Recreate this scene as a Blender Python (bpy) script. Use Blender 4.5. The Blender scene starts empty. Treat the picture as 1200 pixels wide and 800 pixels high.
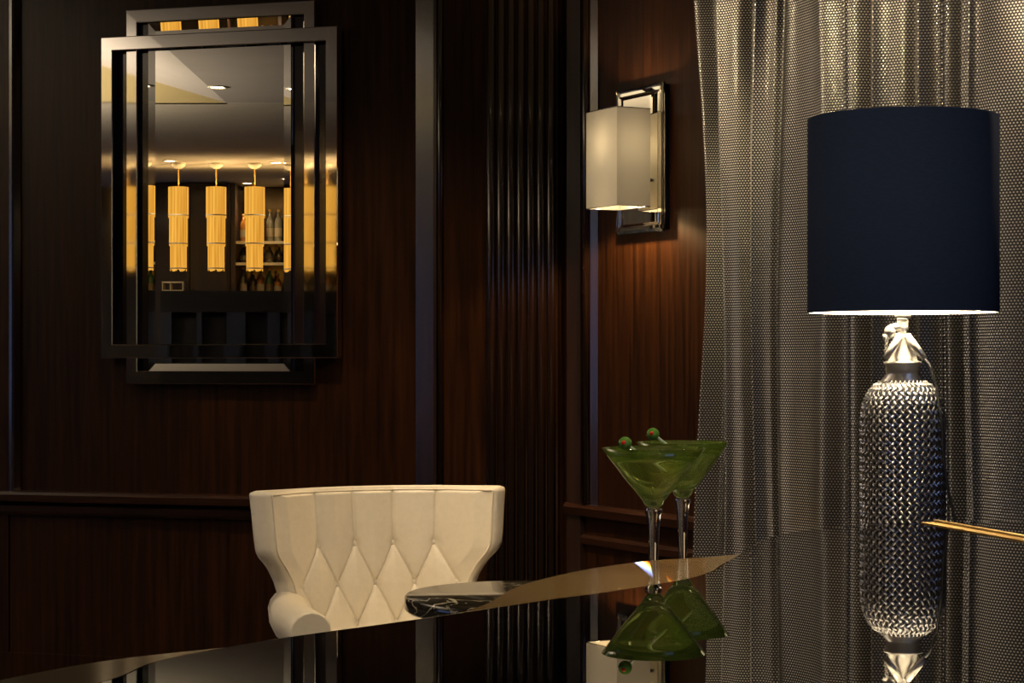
import bpy, bmesh, math, random
import numpy as np
from mathutils import Matrix, Vector
random.seed(7)
PI = math.pi
SC = bpy.context.scene
COL = SC.collection

# ------------------------------------------------------------------ camera
F = 2300.0            # focal length in pixels of the 1200 x 800 frame
HOR = 425.0           # row of the horizon
EYE = 1.22            # eye height
cam_d = bpy.data.cameras.new('camera')
cam_d.sensor_width = 36.0
cam_d.lens = F / 1200.0 * 36.0
cam_d.shift_y = (HOR - 400.0) / 1200.0
cam_d.clip_start = 0.05
cam = bpy.data.objects.new('camera', cam_d)
cam.location = (0, 0, EYE)
cam.rotation_euler = (PI / 2, 0, 0)
COL.objects.link(cam)
SC.camera = cam

# ------------------------------------------------------------------ world, exposure
w = bpy.data.worlds.new('world')
SC.world = w
w.use_nodes = True
w.node_tree.nodes['Background'].inputs[0].default_value = (0.5, 0.6, 1.0, 1)
w.node_tree.nodes['Background'].inputs[1].default_value = 0.01
SC.view_settings.view_transform = 'Standard'
SC.view_settings.look = 'None'
SC.view_settings.gamma = 1.0
SC.view_settings.use_curve_mapping = False
SC.view_settings.exposure = 0.0
SC.cycles.use_denoising = True
SC.cycles.max_bounces = 14
SC.cycles.transparent_max_bounces = 16
SC.cycles.transmission_bounces = 12
SC.cycles.glossy_bounces = 8
SC.cycles.blur_glossy = 0.5
SC.cycles.sample_clamp_indirect = 6.0

WARM = (1.0, 0.74, 0.45)


def lamp(name, kind, loc, energy, color, size=0.05, aim=None, spot=None, blend=0.5, parent=None):
    d = bpy.data.lights.new(name, kind)
    d.energy = energy
    d.color = color
    if kind in ('POINT', 'SPOT'):
        d.shadow_soft_size = size
    if kind == 'SPOT':
        d.spot_size = math.radians(spot)
        d.spot_blend = blend
    o = bpy.data.objects.new(name, d)
    COL.objects.link(o)
    o.location = loc
    if aim is not None:
        v = Vector(aim) - Vector(loc)
        o.rotation_euler = v.to_track_quat('-Z', 'Y').to_euler()
    if parent is not None:
        o.parent = parent
        o.matrix_parent_inverse = ROOT[parent.name].inverted()
    return o


# ------------------------------------------------------------------ mesh helpers
ROOT = {}


class MB:
    def __init__(self):
        self.v, self.f, self.sm = [], [], []

    def add(self, verts, faces, smooth=False):
        o = len(self.v)
        self.v += [tuple(p) for p in verts]
        self.f += [tuple(i + o for i in q) for q in faces]
        self.sm += [smooth] * len(faces)
        return self

    def hexa(self, p):        # eight corners: bottom loop then top loop
        return self.add(p, [(3, 2, 1, 0), (4, 5, 6, 7), (0, 1, 5, 4), (1, 2, 6, 5), (2, 3, 7, 6), (3, 0, 4, 7)])

    def box(self, x0, x1, y0, y1, z0, z1):
        return self.hexa([(x0, y0, z0), (x1, y0, z0), (x1, y1, z0), (x0, y1, z0),
                          (x0, y0, z1), (x1, y0, z1), (x1, y1, z1), (x0, y1, z1)])

    def rbox(self, x0, x1, y0, y1, z0, z1, r, n=4):
        """box with rounded vertical corners and softened top and bottom rims"""
        def loop(ins, z):
            rr = max(r - ins, 0.0005)
            pts = []
            for cx, cy, a0 in ((x1 - r, y1 - r, 0), (x0 + r, y1 - r, PI / 2), (x0 + r, y0 + r, PI), (x1 - r, y0 + r, 1.5 * PI)):
                for k in range(n + 1):
                    a = a0 + PI / 2 * k / n
                    pts.append((cx + rr * math.cos(a), cy + rr * math.sin(a), z))
            return pts
        q = min(r * 0.8, (z1 - z0) * 0.45)
        prof = []
        for k in range(n + 1):
            a = PI / 2 * k / n
            prof.append((q * (1 - math.sin(a)), z0 + q * (1 - math.cos(a))))
        for k in range(n + 1):
            a = PI / 2 * k / n
            prof.append((q * (1 - math.cos(a)), z1 - q * (1 - math.sin(a))))
        return self.loops([loop(i, z) for i, z in prof], True)

    def loops(self, loops, cap=True, smooth=True, closed=True):
        n = len(loops[0])
        vs = [p for l in loops for p in l]
        fs = []
        for i in range(len(loops) - 1):
            for k in range(n if closed else n - 1):
                a, b = i * n + k, i * n + (k + 1) % n
                fs.append((a, b, b + n, a + n))
        self.add(vs, fs, smooth)
        if cap:
            self.add(loops[0], [tuple(range(n))[::-1]])
            self.add(loops[-1], [tuple(range(n))])
        return self

    def lathe(self, prof, seg=32, c=(0, 0), cap=False):
        ls = [[(c[0] + r * math.cos(2 * PI * k / seg), c[1] + r * math.sin(2 * PI * k / seg), z) for k in range(seg)] for r, z in prof]
        return self.loops(ls, cap)

    def tube(self, pts, r, seg=8, cap=True):
        pts = [Vector(p) for p in pts]
        rs = r if isinstance(r, (list, tuple)) else [r] * len(pts)
        ls = []
        up = None
        for i, p in enumerate(pts):
            t = (pts[min(i + 1, len(pts) - 1)] - pts[max(i - 1, 0)]).normalized()
            if up is None:
                up = Vector((0, 0, 1)) if abs(t.z) < 0.9 else Vector((1, 0, 0))
            a = t.cross(up).normalized()
            b = a.cross(t).normalized()
            up = b
            ls.append([p + (a * math.cos(2 * PI * k / seg) + b * math.sin(2 * PI * k / seg)) * rs[i] for k in range(seg)])
        return self.loops(ls, cap)

    def sphere(self, c, r, seg=16, rings=10, s=(1, 1, 1)):
        prof = []
        ls = []
        for i in range(rings + 1):
            a = PI * i / rings
            rr, zz = max(r * math.sin(a), 1e-5), -r * math.cos(a)
            ls.append([(c[0] + s[0] * rr * math.cos(2 * PI * k / seg), c[1] + s[1] * rr * math.sin(2 * PI * k / seg), c[2] + s[2] * zz) for k in range(seg)])
        return self.loops(ls, True)

    def prism(self, poly, z0, z1):
        n = len(poly)
        self.add([(x, y, z0) for x, y in poly] + [(x, y, z1) for x, y in poly],
                 [tuple(range(n))[::-1], tuple(range(n, 2 * n))] + [(k, (k + 1) % n, n + (k + 1) % n, n + k) for k in range(n)])
        return self


def obj(name, mb, mat, parent=None, local=False, recalc=True, kind=None, label=None):
    me = bpy.data.meshes.new(name)
    vs = mb.v
    if parent is not None and not local and parent.name in ROOT:
        inv = ROOT[parent.name].inverted()
        vs = [tuple(inv @ Vector(p)) for p in vs]
    me.from_pydata(vs, [], mb.f)
    me.polygons.foreach_set('use_smooth', mb.sm)
    if recalc:
        bm = bmesh.new()
        bm.from_mesh(me)
        bmesh.ops.remove_doubles(bm, verts=bm.verts, dist=1e-6)
        bmesh.ops.recalc_face_normals(bm, faces=bm.faces)
        bm.to_mesh(me)
        bm.free()
    me.materials.append(mat)
    o = bpy.data.objects.new(name, me)
    COL.objects.link(o)
    if parent is not None:
        o.parent = parent
        ROOT[o.name] = ROOT.get(parent.name, Matrix())
    if kind:
        o['kind'] = kind
    if label:
        o['label'] = label
    return o


def thing(name, label, cat, loc=(0, 0, 0), rz=0.0, group=None):
    o = bpy.data.objects.new(name, None)
    o.empty_display_size = 0.1
    COL.objects.link(o)
    o.location = loc
    o.rotation_euler = (0, 0, rz)
    o['label'] = label
    o['category'] = cat
    if group:
        o['group'] = group
    ROOT[o.name] = Matrix.Translation(loc) @ Matrix.Rotation(rz, 4, 'Z')
    return o


def struct(name, mb, mat, label, cat='wall'):
    o = obj(name, mb, mat, kind='structure', label=label)
    o['category'] = cat
    return o


def cmr(pts, n=8):
    """Catmull-Rom through 2-D points"""
    out = []
    P = [pts[0]] + list(pts) + [pts[-1]]
    for i in range(1, len(P) - 2):
        p0, p1, p2, p3 = [np.array(P[i + k], float) for k in (-1, 0, 1, 2)]
        for k in range(n):
            t = k / n
            out.append(tuple(0.5 * ((2 * p1) + (p2 - p0) * t + (2 * p0 - 5 * p1 + 4 * p2 - p3) * t * t + (3 * p1 - p0 - 3 * p2 + p3) * t ** 3)))
    out.append(tuple(pts[-1]))
    return out


# ------------------------------------------------------------------ materials
def new_mat(name):
    m = bpy.data.materials.new(name)
    m.use_nodes = True
    return m, m.node_tree, m.node_tree.nodes['Principled BSDF']


def plain(name, col, rough=0.5, metal=0.0, coat=0.0, trans=0.0, ior=1.5, emit=None, es=0.0, spec=None, coat_rough=0.05):
    m, nt, b = new_mat(name)
    b.inputs['Base Color'].default_value = (*col, 1)
    b.inputs['Roughness'].default_value = rough
    b.inputs['Metallic'].default_value = metal
    b.inputs['Coat Weight'].default_value = coat
    b.inputs['Coat Roughness'].default_value = coat_rough
    b.inputs['Transmission Weight'].default_value = trans
    b.inputs['IOR'].default_value = ior
    if spec is not None:
        b.inputs['Specular IOR Level'].default_value = spec
    if emit:
        b.inputs['Emission Color'].default_value = (*emit, 1)
        b.inputs['Emission Strength'].default_value = es
    return m


def noise_col(name, c0, c1, scale, stretch=(1, 1, 1), rough=0.5, metal=0.0, coat=0.0, bump=0.0, detail=6, lo=0.35, hi=0.65, coat_rough=0.08, rough_var=0.0, spec=0.5):
    m, nt, b = new_mat(name)
    tc = nt.nodes.new('ShaderNodeTexCoord')
    mp = nt.nodes.new('ShaderNodeMapping')
    mp.inputs['Scale'].default_value = stretch
    nz = nt.nodes.new('ShaderNodeTexNoise')
    nz.inputs['Scale'].default_value = scale
    nz.inputs['Detail'].default_value = detail
    nz.inputs['Roughness'].default_value = 0.65
    rp = nt.nodes.new('ShaderNodeValToRGB')
    rp.color_ramp.elements[0].position = lo
    rp.color_ramp.elements[1].position = hi
    rp.color_ramp.elements[0].color = (*c0, 1)
    rp.color_ramp.elements[1].color = (*c1, 1)
    L = nt.links
    L.new(tc.outputs['Object'], mp.inputs[0])
    L.new(mp.outputs[0], nz.inputs['Vector'])
    L.new(nz.outputs[0], rp.inputs[0])
    L.new(rp.outputs[0], b.inputs['Base Color'])
    b.inputs['Roughness'].default_value = rough
    b.inputs['Metallic'].default_value = metal
    b.inputs['Coat Weight'].default_value = coat
    b.inputs['Coat Roughness'].default_value = coat_rough
    b.inputs['Specular IOR Level'].default_value = spec
    if rough_var:
        mr = nt.nodes.new('ShaderNodeMapRange')
        mr.inputs['To Min'].default_value = rough - rough_var
        mr.inputs['To Max'].default_value = rough + rough_var
        L.new(nz.outputs[0], mr.inputs[0])
        L.new(mr.outputs[0], b.inputs['Roughness'])
    if bump:
        bp = nt.nodes.new('ShaderNodeBump')
        bp.inputs['Strength'].default_value = bump
        bp.inputs['Distance'].default_value = 0.002
        L.new(nz.outputs[0], bp.inputs['Height'])
        L.new(bp.outputs[0], b.inputs['Normal'])
    return m


M = {}
M['wood'] = noise_col('mahogany', (0.0070, 0.0025, 0.0009), (0.028, 0.0095, 0.0025), 1.0, (55, 55, 2.2), rough=0.34, coat=0.05, spec=0.16, bump=0.15, coat_rough=0.16)
M['wood_h'] = noise_col('mahogany_rail', (0.012, 0.0045, 0.0022), (0.032, 0.012, 0.0055), 1.0, (4, 4, 70), rough=0.30, spec=0.3, coat=0.15, bump=0.1, coat_rough=0.12)
M['reed'] = noise_col('mahogany_reeded', (0.008, 0.0035, 0.0022), (0.020, 0.008, 0.004), 1.0, (55, 55, 2.2), rough=0.26, spec=0.4, coat=0.35, coat_rough=0.10)
M['dark_wood'] = noise_col('dark_wood', (0.010, 0.0045, 0.0025), (0.028, 0.011, 0.006), 1.0, (30, 30, 2), rough=0.4, coat=0.2)
M['carpet'] = noise_col('carpet', (0.03, 0.022, 0.018), (0.06, 0.045, 0.035), 180, rough=0.95, bump=0.4)
M['ceiling'] = noise_col('ceiling_paint', (0.50, 0.46, 0.38), (0.54, 0.50, 0.42), 3, rough=0.8)
M['lacquer'] = plain('black_lacquer', (0.006, 0.0055, 0.006), 0.004, coat=0.0, ior=1.42)
M['piano_wood'] = noise_col('brown_satin_lacquer', (0.23, 0.155, 0.065), (0.32, 0.225, 0.10), 1.0, (8, 60, 8), rough=0.12, lo=0.3, hi=0.7)
M['brass'] = plain('brass', (0.86, 0.56, 0.17), 0.30, 1.0)
M['chrome'] = plain('chrome', (0.80, 0.78, 0.74), 0.03, 1.0)
M['chrome_soft'] = plain('polished_steel', (0.78, 0.78, 0.80), 0.12, 1.0)
M['mirror'] = plain('mirror_silver', (0.88, 0.86, 0.80), 0.0, 1.0)
M['recess'] = plain('dark_recess', (0.012, 0.008, 0.010), 0.12, 0.0, coat=0.6)
M['leather'] = noise_col('ivory_leather', (0.68, 0.63, 0.52), (0.72, 0.67, 0.56), 60, rough=0.42, bump=0.05)
M['piping'] = plain('ivory_piping', (0.66, 0.60, 0.48), 0.4)
M['glass'] = plain('clear_glass', (1, 1, 1), 0.0, trans=1.0, ior=1.48)
M['stick'] = plain('pale_glass_rod', (0.75, 0.88, 0.72), 0.08, trans=0.4)
M['olive'] = plain('olive_glass', (0.13, 0.34, 0.05), 0.06, trans=0.25, ior=1.5)
M['red'] = plain('pimento_red', (0.70, 0.02, 0.01), 0.25)
M['navy'] = noise_col('navy_silk', (0.012, 0.023, 0.060), (0.016, 0.030, 0.076), 1.0, (120, 120, 500), rough=0.85, bump=0.03, spec=0.15)
M['lining'] = plain('white_lining', (0.85, 0.83, 0.78), 0.6)
M['mesh_wire'] = plain('silver_wire', (0.66, 0.66, 0.68), 0.30, 1.0)
M['bottle'] = plain('bottle_grey', (0.20, 0.20, 0.21), 0.30, 0.4)
M['nickel'] = plain('satin_nickel', (0.86, 0.84, 0.80), 0.30, 0.85)
M['cord'] = plain('black_cord', (0.015, 0.015, 0.017), 0.5)
M['links'] = plain('metal_links', (0.66, 0.65, 0.60), 0.29, 1.0)
M['mesh_cloth'] = noise_col('mesh_cloth', (0.036, 0.036, 0.038), (0.06, 0.06, 0.062), 200, rough=0.5, metal=0.55)
M['black_metal'] = plain('black_metal', (0.012, 0.012, 0.014), 0.35, 0.6)
M['old_paper'] = plain('old_paper', (0.16, 0.12, 0.06), 0.6)
M['cream_paint'] = plain('cream_paint', (0.7, 0.65, 0.5), 0.5)


def marble():
    m, nt, b = new_mat('dark_marble')
    L = nt.links
    tc = nt.nodes.new('ShaderNodeTexCoord')
    n1 = nt.nodes.new('ShaderNodeTexNoise')
    n1.inputs['Scale'].default_value = 6
    n1.inputs['Detail'].default_value = 8
    n1.inputs['Distortion'].default_value = 1.6
    r1 = nt.nodes.new('ShaderNodeValToRGB')
    e = r1.color_ramp.elements
    e[0].position, e[0].color = 0.485, (0.022, 0.020, 0.014, 1)
    e[1].position, e[1].color = 0.515, (0.022, 0.020, 0.014, 1)
    k = e.new(0.50)
    k.color = (0.55, 0.50, 0.38, 1)
    L.new(tc.outputs['Object'], n1.inputs['Vector'])
    L.new(n1.outputs[0], r1.inputs[0])
    L.new(r1.outputs[0], b.inputs['Base Color'])
    b.inputs['Roughness'].default_value = 0.12
    return m


M['marble'] = marble()


def green_glass():
    m, nt, b = new_mat('green_glass')
    b.inputs['Base Color'].default_value = (0.80, 0.89, 0.55, 1)
    b.inputs['Transmission Weight'].default_value = 1.0
    b.inputs['Roughness'].default_value = 0.0
    b.inputs['IOR'].default_value = 1.45
    b.inputs['Coat Weight'].default_value = 0.3
    b.inputs['Coat Roughness'].default_value = 0.02
    d = nt.nodes.new('ShaderNodeBsdfDiffuse')
    d.inputs[0].default_value = (0.24, 0.38, 0.07, 1)
    t = nt.nodes.new('ShaderNodeBsdfTranslucent')
    t.inputs[0].default_value = (0.30, 0.46, 0.08, 1)
    a = nt.nodes.new('ShaderNodeAddShader')
    mx = nt.nodes.new('ShaderNodeMixShader')
    mx.inputs[0].default_value = 0.055
    L = nt.links
    L.new(d.outputs[0], a.inputs[0])
    L.new(t.outputs[0], a.inputs[1])
    L.new(b.outputs[0], mx.inputs[1])
    L.new(a.outputs[0], mx.inputs[2])
    L.new(mx.outputs[0], nt.nodes['Material Output'].inputs[0])
    return m


M['green_glass'] = green_glass()


def shade_mat(name, dcol, tcol, gloss=0.06):
    """translucent cloth: lit from within it glows"""
    m = bpy.data.materials.new(name)
    m.use_nodes = True
    nt = m.node_tree
    nt.nodes.remove(nt.nodes['Principled BSDF'])
    d = nt.nodes.new('ShaderNodeBsdfDiffuse')
    d.inputs[0].default_value = (*dcol, 1)
    t = nt.nodes.new('ShaderNodeBsdfTranslucent')
    t.inputs[0].default_value = (*tcol, 1)
    mx = nt.nodes.new('ShaderNodeMixShader')
    mx.inputs[0].default_value = 0.5
    L = nt.links
    L.new(d.outputs[0], mx.inputs[1])
    L.new(t.outputs[0], mx.inputs[2])
    L.new(mx.outputs[0], nt.nodes['Material Output'].inputs[0])
    tc = nt.nodes.new('ShaderNodeTexCoord')
    mp = nt.nodes.new('ShaderNodeMapping')
    mp.inputs['Scale'].default_value = (90, 90, 3)
    nz = nt.nodes.new('ShaderNodeTexNoise')
    nz.inputs['Scale'].default_value = 1.0
    mr = nt.nodes.new('ShaderNodeMixRGB')
    mr.inputs[1].default_value = (*tcol, 1)
    mr.inputs[2].default_value = (*[c * 0.8 for c in tcol], 1)
    L.new(tc.outputs['Object'], mp.inputs[0])
    L.new(mp.outputs[0], nz.inputs['Vector'])
    L.new(nz.outputs[0], mr.inputs[0])
    L.new(mr.outputs[0], t.inputs[0])
    return m


M['sconce_cloth'] = shade_mat('sconce_shade_cloth', (0.72, 0.70, 0.63), (0.050, 0.050, 0.045))


def emit_mat(name, col, strength):
    m = bpy.data.materials.new(name)
    m.use_nodes = True
    nt = m.node_tree
    nt.nodes.remove(nt.nodes['Principled BSDF'])
    e = nt.nodes.new('ShaderNodeEmission')
    e.inputs[0].default_value = (*col, 1)
    e.inputs[1].default_value = strength
    nt.links.new(e.outputs[0], nt.nodes['Material Output'].inputs[0])
    return m


M['bulb'] = emit_mat('bulb_glow', (1.0, 0.80, 0.52), 15)
M['downlight'] = emit_mat('downlight_glow', (1.0, 0.80, 0.50), 30)
M['cool_fill'] = emit_mat('cool_fill_pane', (0.34, 0.50, 1.0), 1.5)  # glow of the added cool fill windows
M['pendant_cloth'] = emit_mat('pendant_pleats_glow', (1.0, 0.50, 0.13), 1.25)


def pendant_mat():
    m = M['pendant_cloth']
    nt = m.node_tree
    e = [n for n in nt.nodes if n.type == 'EMISSION'][0]
    tc = nt.nodes.new('ShaderNodeTexCoord')
    mp = nt.nodes.new('ShaderNodeMapping')
    mp.inputs['Scale'].default_value = (70, 70, 1.5)
    nz = nt.nodes.new('ShaderNodeTexNoise')
    nz.inputs['Scale'].default_value = 1.0
    rp = nt.nodes.new('ShaderNodeValToRGB')
    rp.color_ramp.elements[0].position, rp.color_ramp.elements[0].color = 0.3, (0.56, 0.23, 0.022, 1)
    rp.color_ramp.elements[1].position, rp.color_ramp.elements[1].color = 0.75, (0.98, 0.52, 0.085, 1)
    L = nt.links
    L.new(tc.outputs['Object'], mp.inputs[0])
    L.new(mp.outputs[0], nz.inputs['Vector'])
    L.new(nz.outputs[0], rp.inputs[0])
    L.new(rp.outputs[0], e.inputs[0])


pendant_mat()

# ------------------------------------------------------------------ frames of the place
CORNER = (0.173, 6.638)
U1, N1 = (-0.9622, 0.2723), (-0.2723, -0.9622)      # wall with the mirror: along, into the room
U2, N2 = (0.4879, -0.8729), (-0.8729, -0.4879)      # wall with the sconce
CEIL = 3.10


class Wall:
    def __init__(self, u, n):
        self.u, self.n = u, n

    def pt(self, s, p, z):
        return (CORNER[0] + s * self.u[0] + p * self.n[0], CORNER[1] + s * self.u[1] + p * self.n[1], z)

    def s(self, px, p=0.0):
        k = (px - 600.0) / F
        cx, cy = CORNER[0] + p * self.n[0], CORNER[1] + p * self.n[1]
        return (k * cy - cx) / (self.u[0] - k * self.u[1])

    def z(self, px, py, p=0.0):
        s = self.s(px, p)
        d = self.pt(s, p, 0)[1]
        return EYE - (py - HOR) / F * d

    def box(self, mb, s0, s1, p0, p1, z0, z1):
        P = self.pt
        return mb.hexa([P(s0, p0, z0), P(s1, p0, z0), P(s1, p1, z0), P(s0, p1, z0),
                        P(s0, p0, z1), P(s1, p0, z1), P(s1, p1, z1), P(s0, p1, z1)])

    def strip_v(self, mb, prof, z0, z1, smooth=False):
        """a vertical moulding: (s, p) profile between two heights"""
        return mb.loops([[self.pt(s, p, z0) for s, p in prof], [self.pt(s, p, z1) for s, p in prof]], True, smooth)

    def strip_h(self, mb, prof, s0, s1, smooth=False):
        """a horizontal moulding: (p, z) profile between two places along the wall"""
        return mb.loops([[self.pt(s0, p, z) for p, z in prof], [self.pt(s1, p, z) for p, z in prof]], True, smooth)


W1, W2 = Wall(U1, N1), Wall(U2, N2)


def at(px, py, d):
    return ((px - 600.0) / F * d, d, EYE - (py - HOR) / F * d)


# the bar end of the room, which the wall mirror shows: lengths measured along the mirrored view
WP = W1.pt(0, 0, 0)


def bar_pt(xv, d, z):
    px, py = xv - WP[0], d - WP[1]
    k = px * N1[0] + py * N1[1]
    return (xv - 2 * k * N1[0], d - 2 * k * N1[1], z)


def bar_box(mb, x0, x1, d0, d1, z0, z1):
    B = bar_pt
    return mb.hexa([B(x0, d0, z0), B(x1, d0, z0), B(x1, d1, z0), B(x0, d1, z0), B(x0, d0, z1), B(x1, d0, z1), B(x1, d1, z1), B(x0, d1, z1)])


def bx(px, d):
    return (px - 600.0) / F * d


def bz(py, d):
    return EYE - (py - HOR) / F * d


BACK = 17.7
A_ = CORNER
E_ = W1.pt(9.0, 0, 0)[:2]
B_ = W2.pt(9.0, 0, 0)[:2]
D_ = bar_pt(-7.0, BACK, 0)[:2]
C_ = bar_pt(9.0, BACK, 0)[:2]
PLAN = [A_, B_, C_, D_, E_]

# ------------------------------------------------------------------ large structure
struct('floor', MB().prism(PLAN, -0.05, 0.0), M['carpet'], 'dark brown carpet floor of the bar', 'floor')
struct('ceiling', MB().prism(PLAN, CEIL, CEIL + 0.06), M['ceiling'], 'cream painted ceiling above the bar', 'ceiling')


def wall_seg(name, a, b, label, mat):
    a, b = Vector(a), Vector(b)
    t = (b - a).normalized()
    n = Vector((t.y, -t.x))
    q = [a, b, b + n * 0.08, a + n * 0.08]
    return struct(name, MB().prism([tuple(v) for v in q], 0, CEIL), mat, label)


wl = wall_seg('wall_left', A_, E_, 'dark mahogany panelled wall carrying the framed mirror', M['wood'])
mb = MB()
W2.box(mb, 0, 9.0, -0.08, 0, 0, CEIL)
wr = struct('wall_right', mb, M['wood'], 'dark mahogany panelled wall carrying the box sconce')
mb = MB()
bar_box(mb, -7.0, 9.0, BACK, BACK + 0.08, 0, CEIL)
wb = struct('wall_back', mb, M['dark_wood'], 'very dark wall behind the bar shelves')


def seg_wall(name, a, b, label, mat):
    a, b = Vector(a), Vector(b)
    c = Vector((-2.0, 1.5))
    t = (b - a).normalized()
    n = Vector((t.y, -t.x))
    if n.dot(c - a) > 0:
        n = -n
    q = [a, b, b + n * 0.08, a + n * 0.08]
    return struct(name, MB().prism([tuple(v) for v in q], 0, CEIL), mat, label)


seg_wall('wall_far_side', D_, E_, 'dark end wall beyond the mirror wall', M['dark_wood'])
ws = seg_wall('wall_near_side', B_, C_, 'dark wall behind the added blue fill window', M['dark_wood'])
# glowing window added to that wall as cool fill, out of view
t = (Vector(C_) - Vector(B_)).normalized()
n = Vector((-t.y, t.x))
if n.dot(Vector((-2, 1.5)) - Vector(B_)) < 0:
    n = -n
wa, wbp = Vector(B_) + t * 0.9, Vector(B_) + t * 4.0
win = struct('fill_window_1', MB().prism([tuple(wa + n * 0.01), tuple(wbp + n * 0.01), tuple(wbp + n * 0.02), tuple(wa + n * 0.02)], 0.7, 2.6), M['cool_fill'], 'wide added window pane glowing blue as cool fill', 'window')
for k in range(4):
    c = wa + (wbp - wa) * (k / 3)
    q = [c - t * 0.04 + n * 0.02, c + t * 0.04 + n * 0.02, c + t * 0.04 + n * 0.07, c - t * 0.04 + n * 0.07]
    obj('fill_window_bar', MB().prism([tuple(v) for v in q], 0.62, 2.68), M['dark_wood'], win)
for z in (0.62, 2.6):
    q = [wa - t * 0.04 + n * 0.02, wbp + t * 0.04 + n * 0.02, wbp + t * 0.04 + n * 0.07, wa - t * 0.04 + n * 0.07]
    obj('fill_window_frame', MB().prism([tuple(v) for v in q], z, z + 0.08), M['dark_wood'], win)

seg = (Vector(E_) - Vector(D_))  # second glowing window, added in the end wall as cool fill
t = seg.normalized()
n = Vector((t.y, -t.x))
if n.dot(Vector((-2, 1.5)) - Vector(D_)) < 0:
    n = -n
wa, wbp = Vector(D_) + t * 0.8, Vector(D_) + t * 4.0
win = struct('fill_window_2', MB().prism([tuple(wa + n * 0.01), tuple(wbp + n * 0.01), tuple(wbp + n * 0.02), tuple(wa + n * 0.02)], 0.7, 2.6), M['cool_fill'], 'added window pane in the end wall glowing blue as cool fill', 'window')
for k in range(4):
    c = wa + (wbp - wa) * (k / 3)
    q = [c - t * 0.04 + n * 0.02, c + t * 0.04 + n * 0.02, c + t * 0.04 + n * 0.07, c - t * 0.04 + n * 0.07]
    obj('fill_window_bar', MB().prism([tuple(v) for v in q], 0.62, 2.68), M['dark_wood'], win)

# bar ceiling: a lowered soffit over the bar, and a panel that slopes up to the main ceiling
SOF = 2.80
mb = MB()
bar_box(mb, -5.5, 6.0, 12.0, BACK - 0.01, SOF, SOF + 0.05)
sf = struct('trim_1', mb, M['ceiling'], 'lowered cream ceiling soffit over the bar', 'ceiling')
mb = MB()
xs = [(-4.5, CEIL - 0.02), (-2.66, CEIL - 0.02), (-1.72, SOF), (5.0, SOF)]
for (xa, za), (xb, zb) in zip(xs[:-1], xs[1:]):
    for_d = (8.2, 11.99)
    P = [bar_pt(xa, for_d[0], za), bar_pt(xb, for_d[0], zb), bar_pt(xb, for_d[1], zb), bar_pt(xa, for_d[1], za)]
    mb.hexa(P + [(p[0], p[1], p[2] + 0.015) for p in P])
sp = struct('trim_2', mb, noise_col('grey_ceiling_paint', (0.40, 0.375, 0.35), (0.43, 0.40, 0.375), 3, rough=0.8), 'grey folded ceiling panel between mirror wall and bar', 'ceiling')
mb = MB()
bar_box(mb, -5.5, -1.72, 11.99, 12.05, SOF, CEIL)
obj('soffit_face', mb, noise_col('olive_paint', (0.30, 0.25, 0.12), (0.33, 0.27, 0.13), 3, rough=0.8), sf)

# --- left wall joinery
DADO = 0.753
S = W1.s
s_pil0, s_pil1 = S(652, 0.05), S(567, 0.05)


def frame_v(wall, s_lo, s_hi, p, z0, z1, parent, name='stile', mat='wood'):
    mb = MB()
    wall.box(mb, s_lo, s_hi, 0, p, z0, z1)
    return obj(name, mb, M[mat], parent)


# flat stile between bead and pilaster, bead, sloping panel edge
frame_v(W1, s_pil1, S(520, 0.03), 0.03, DADO, CEIL, wl)
sb0, sb1 = S(520, 0.03), S(512.5, 0.03)
mb = MB()
prof = [(sb0, 0.0)] + [((sb0 + sb1) / 2 - (sb1 - sb0) / 2 * math.cos(PI * k / 8), 0.026 + 0.012 * math.sin(PI * k / 8)) for k in range(9)] + [(sb1, 0.0)]
W1.strip_v(mb, prof, DADO, CEIL, True)
obj('bead_moulding', mb, M['reed'], wl)
sc0, sc1 = S(511.5, 0.025), S(487, 0.006)
mb = MB()
W1.strip_v(mb, [(sc0, 0.0), (sc0, 0.026), (sc0 + 0.012, 0.024), (sc1, 0.005), (sc1, 0.0)], DADO, CEIL)
obj('panel_edge', mb, M['reed'], wl)
# left edge of the mirror panel
sl0, sl1 = S(24, 0.006), S(14, 0.03)
mb = MB()
W1.strip_v(mb, [(sl0, 0.0), (sl0, 0.005), (sl1 - 0.006, 0.026), (sl1, 0.032), (sl1 + 0.012, 0.03), (sl1 + 0.012, 0.0)], DADO, CEIL)
obj('panel_edge', mb, M['reed'], wl)
frame_v(W1, sl1 + 0.012, sl1 + 0.30, 0.03, DADO, CEIL, wl)
# wainscot below the rail
for a, b in ((s_pil1, S(470)), (S(470) + 0.008, S(14)), (S(14) + 0.008, 4.2)):
    mb = MB()
    W1.box(mb, a, b, 0, 0.012, 0.16, DADO - 0.085)
    obj('wainscot_board', mb, M['wood'], wl)
for a, b, nm, prof in (
        (s_pil1, 4.5, 'dado_rail', [(0, DADO - 0.045), (0.045, DADO - 0.043), (0.058, DADO - 0.036), (0.062, DADO - 0.012), (0.055, DADO - 0.003), (0.046, DADO), (0, DADO)]),
        (s_pil1, 4.5, 'rail_moulding', [(0, DADO - 0.090), (0.028, DADO - 0.086), (0.034, DADO - 0.075), (0.034, DADO - 0.053), (0.028, DADO - 0.047), (0, DADO - 0.0455)]),
        (s_pil1, 4.5, 'skirting', [(0, 0), (0.013, 0), (0.013, 0.16), (0, 0.16)])):
    mb = MB()
    W1.strip_h(mb, prof, a, b)
    obj(nm, mb, M['wood' if nm == 'skirting' else 'wood_h'], wl)
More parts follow.
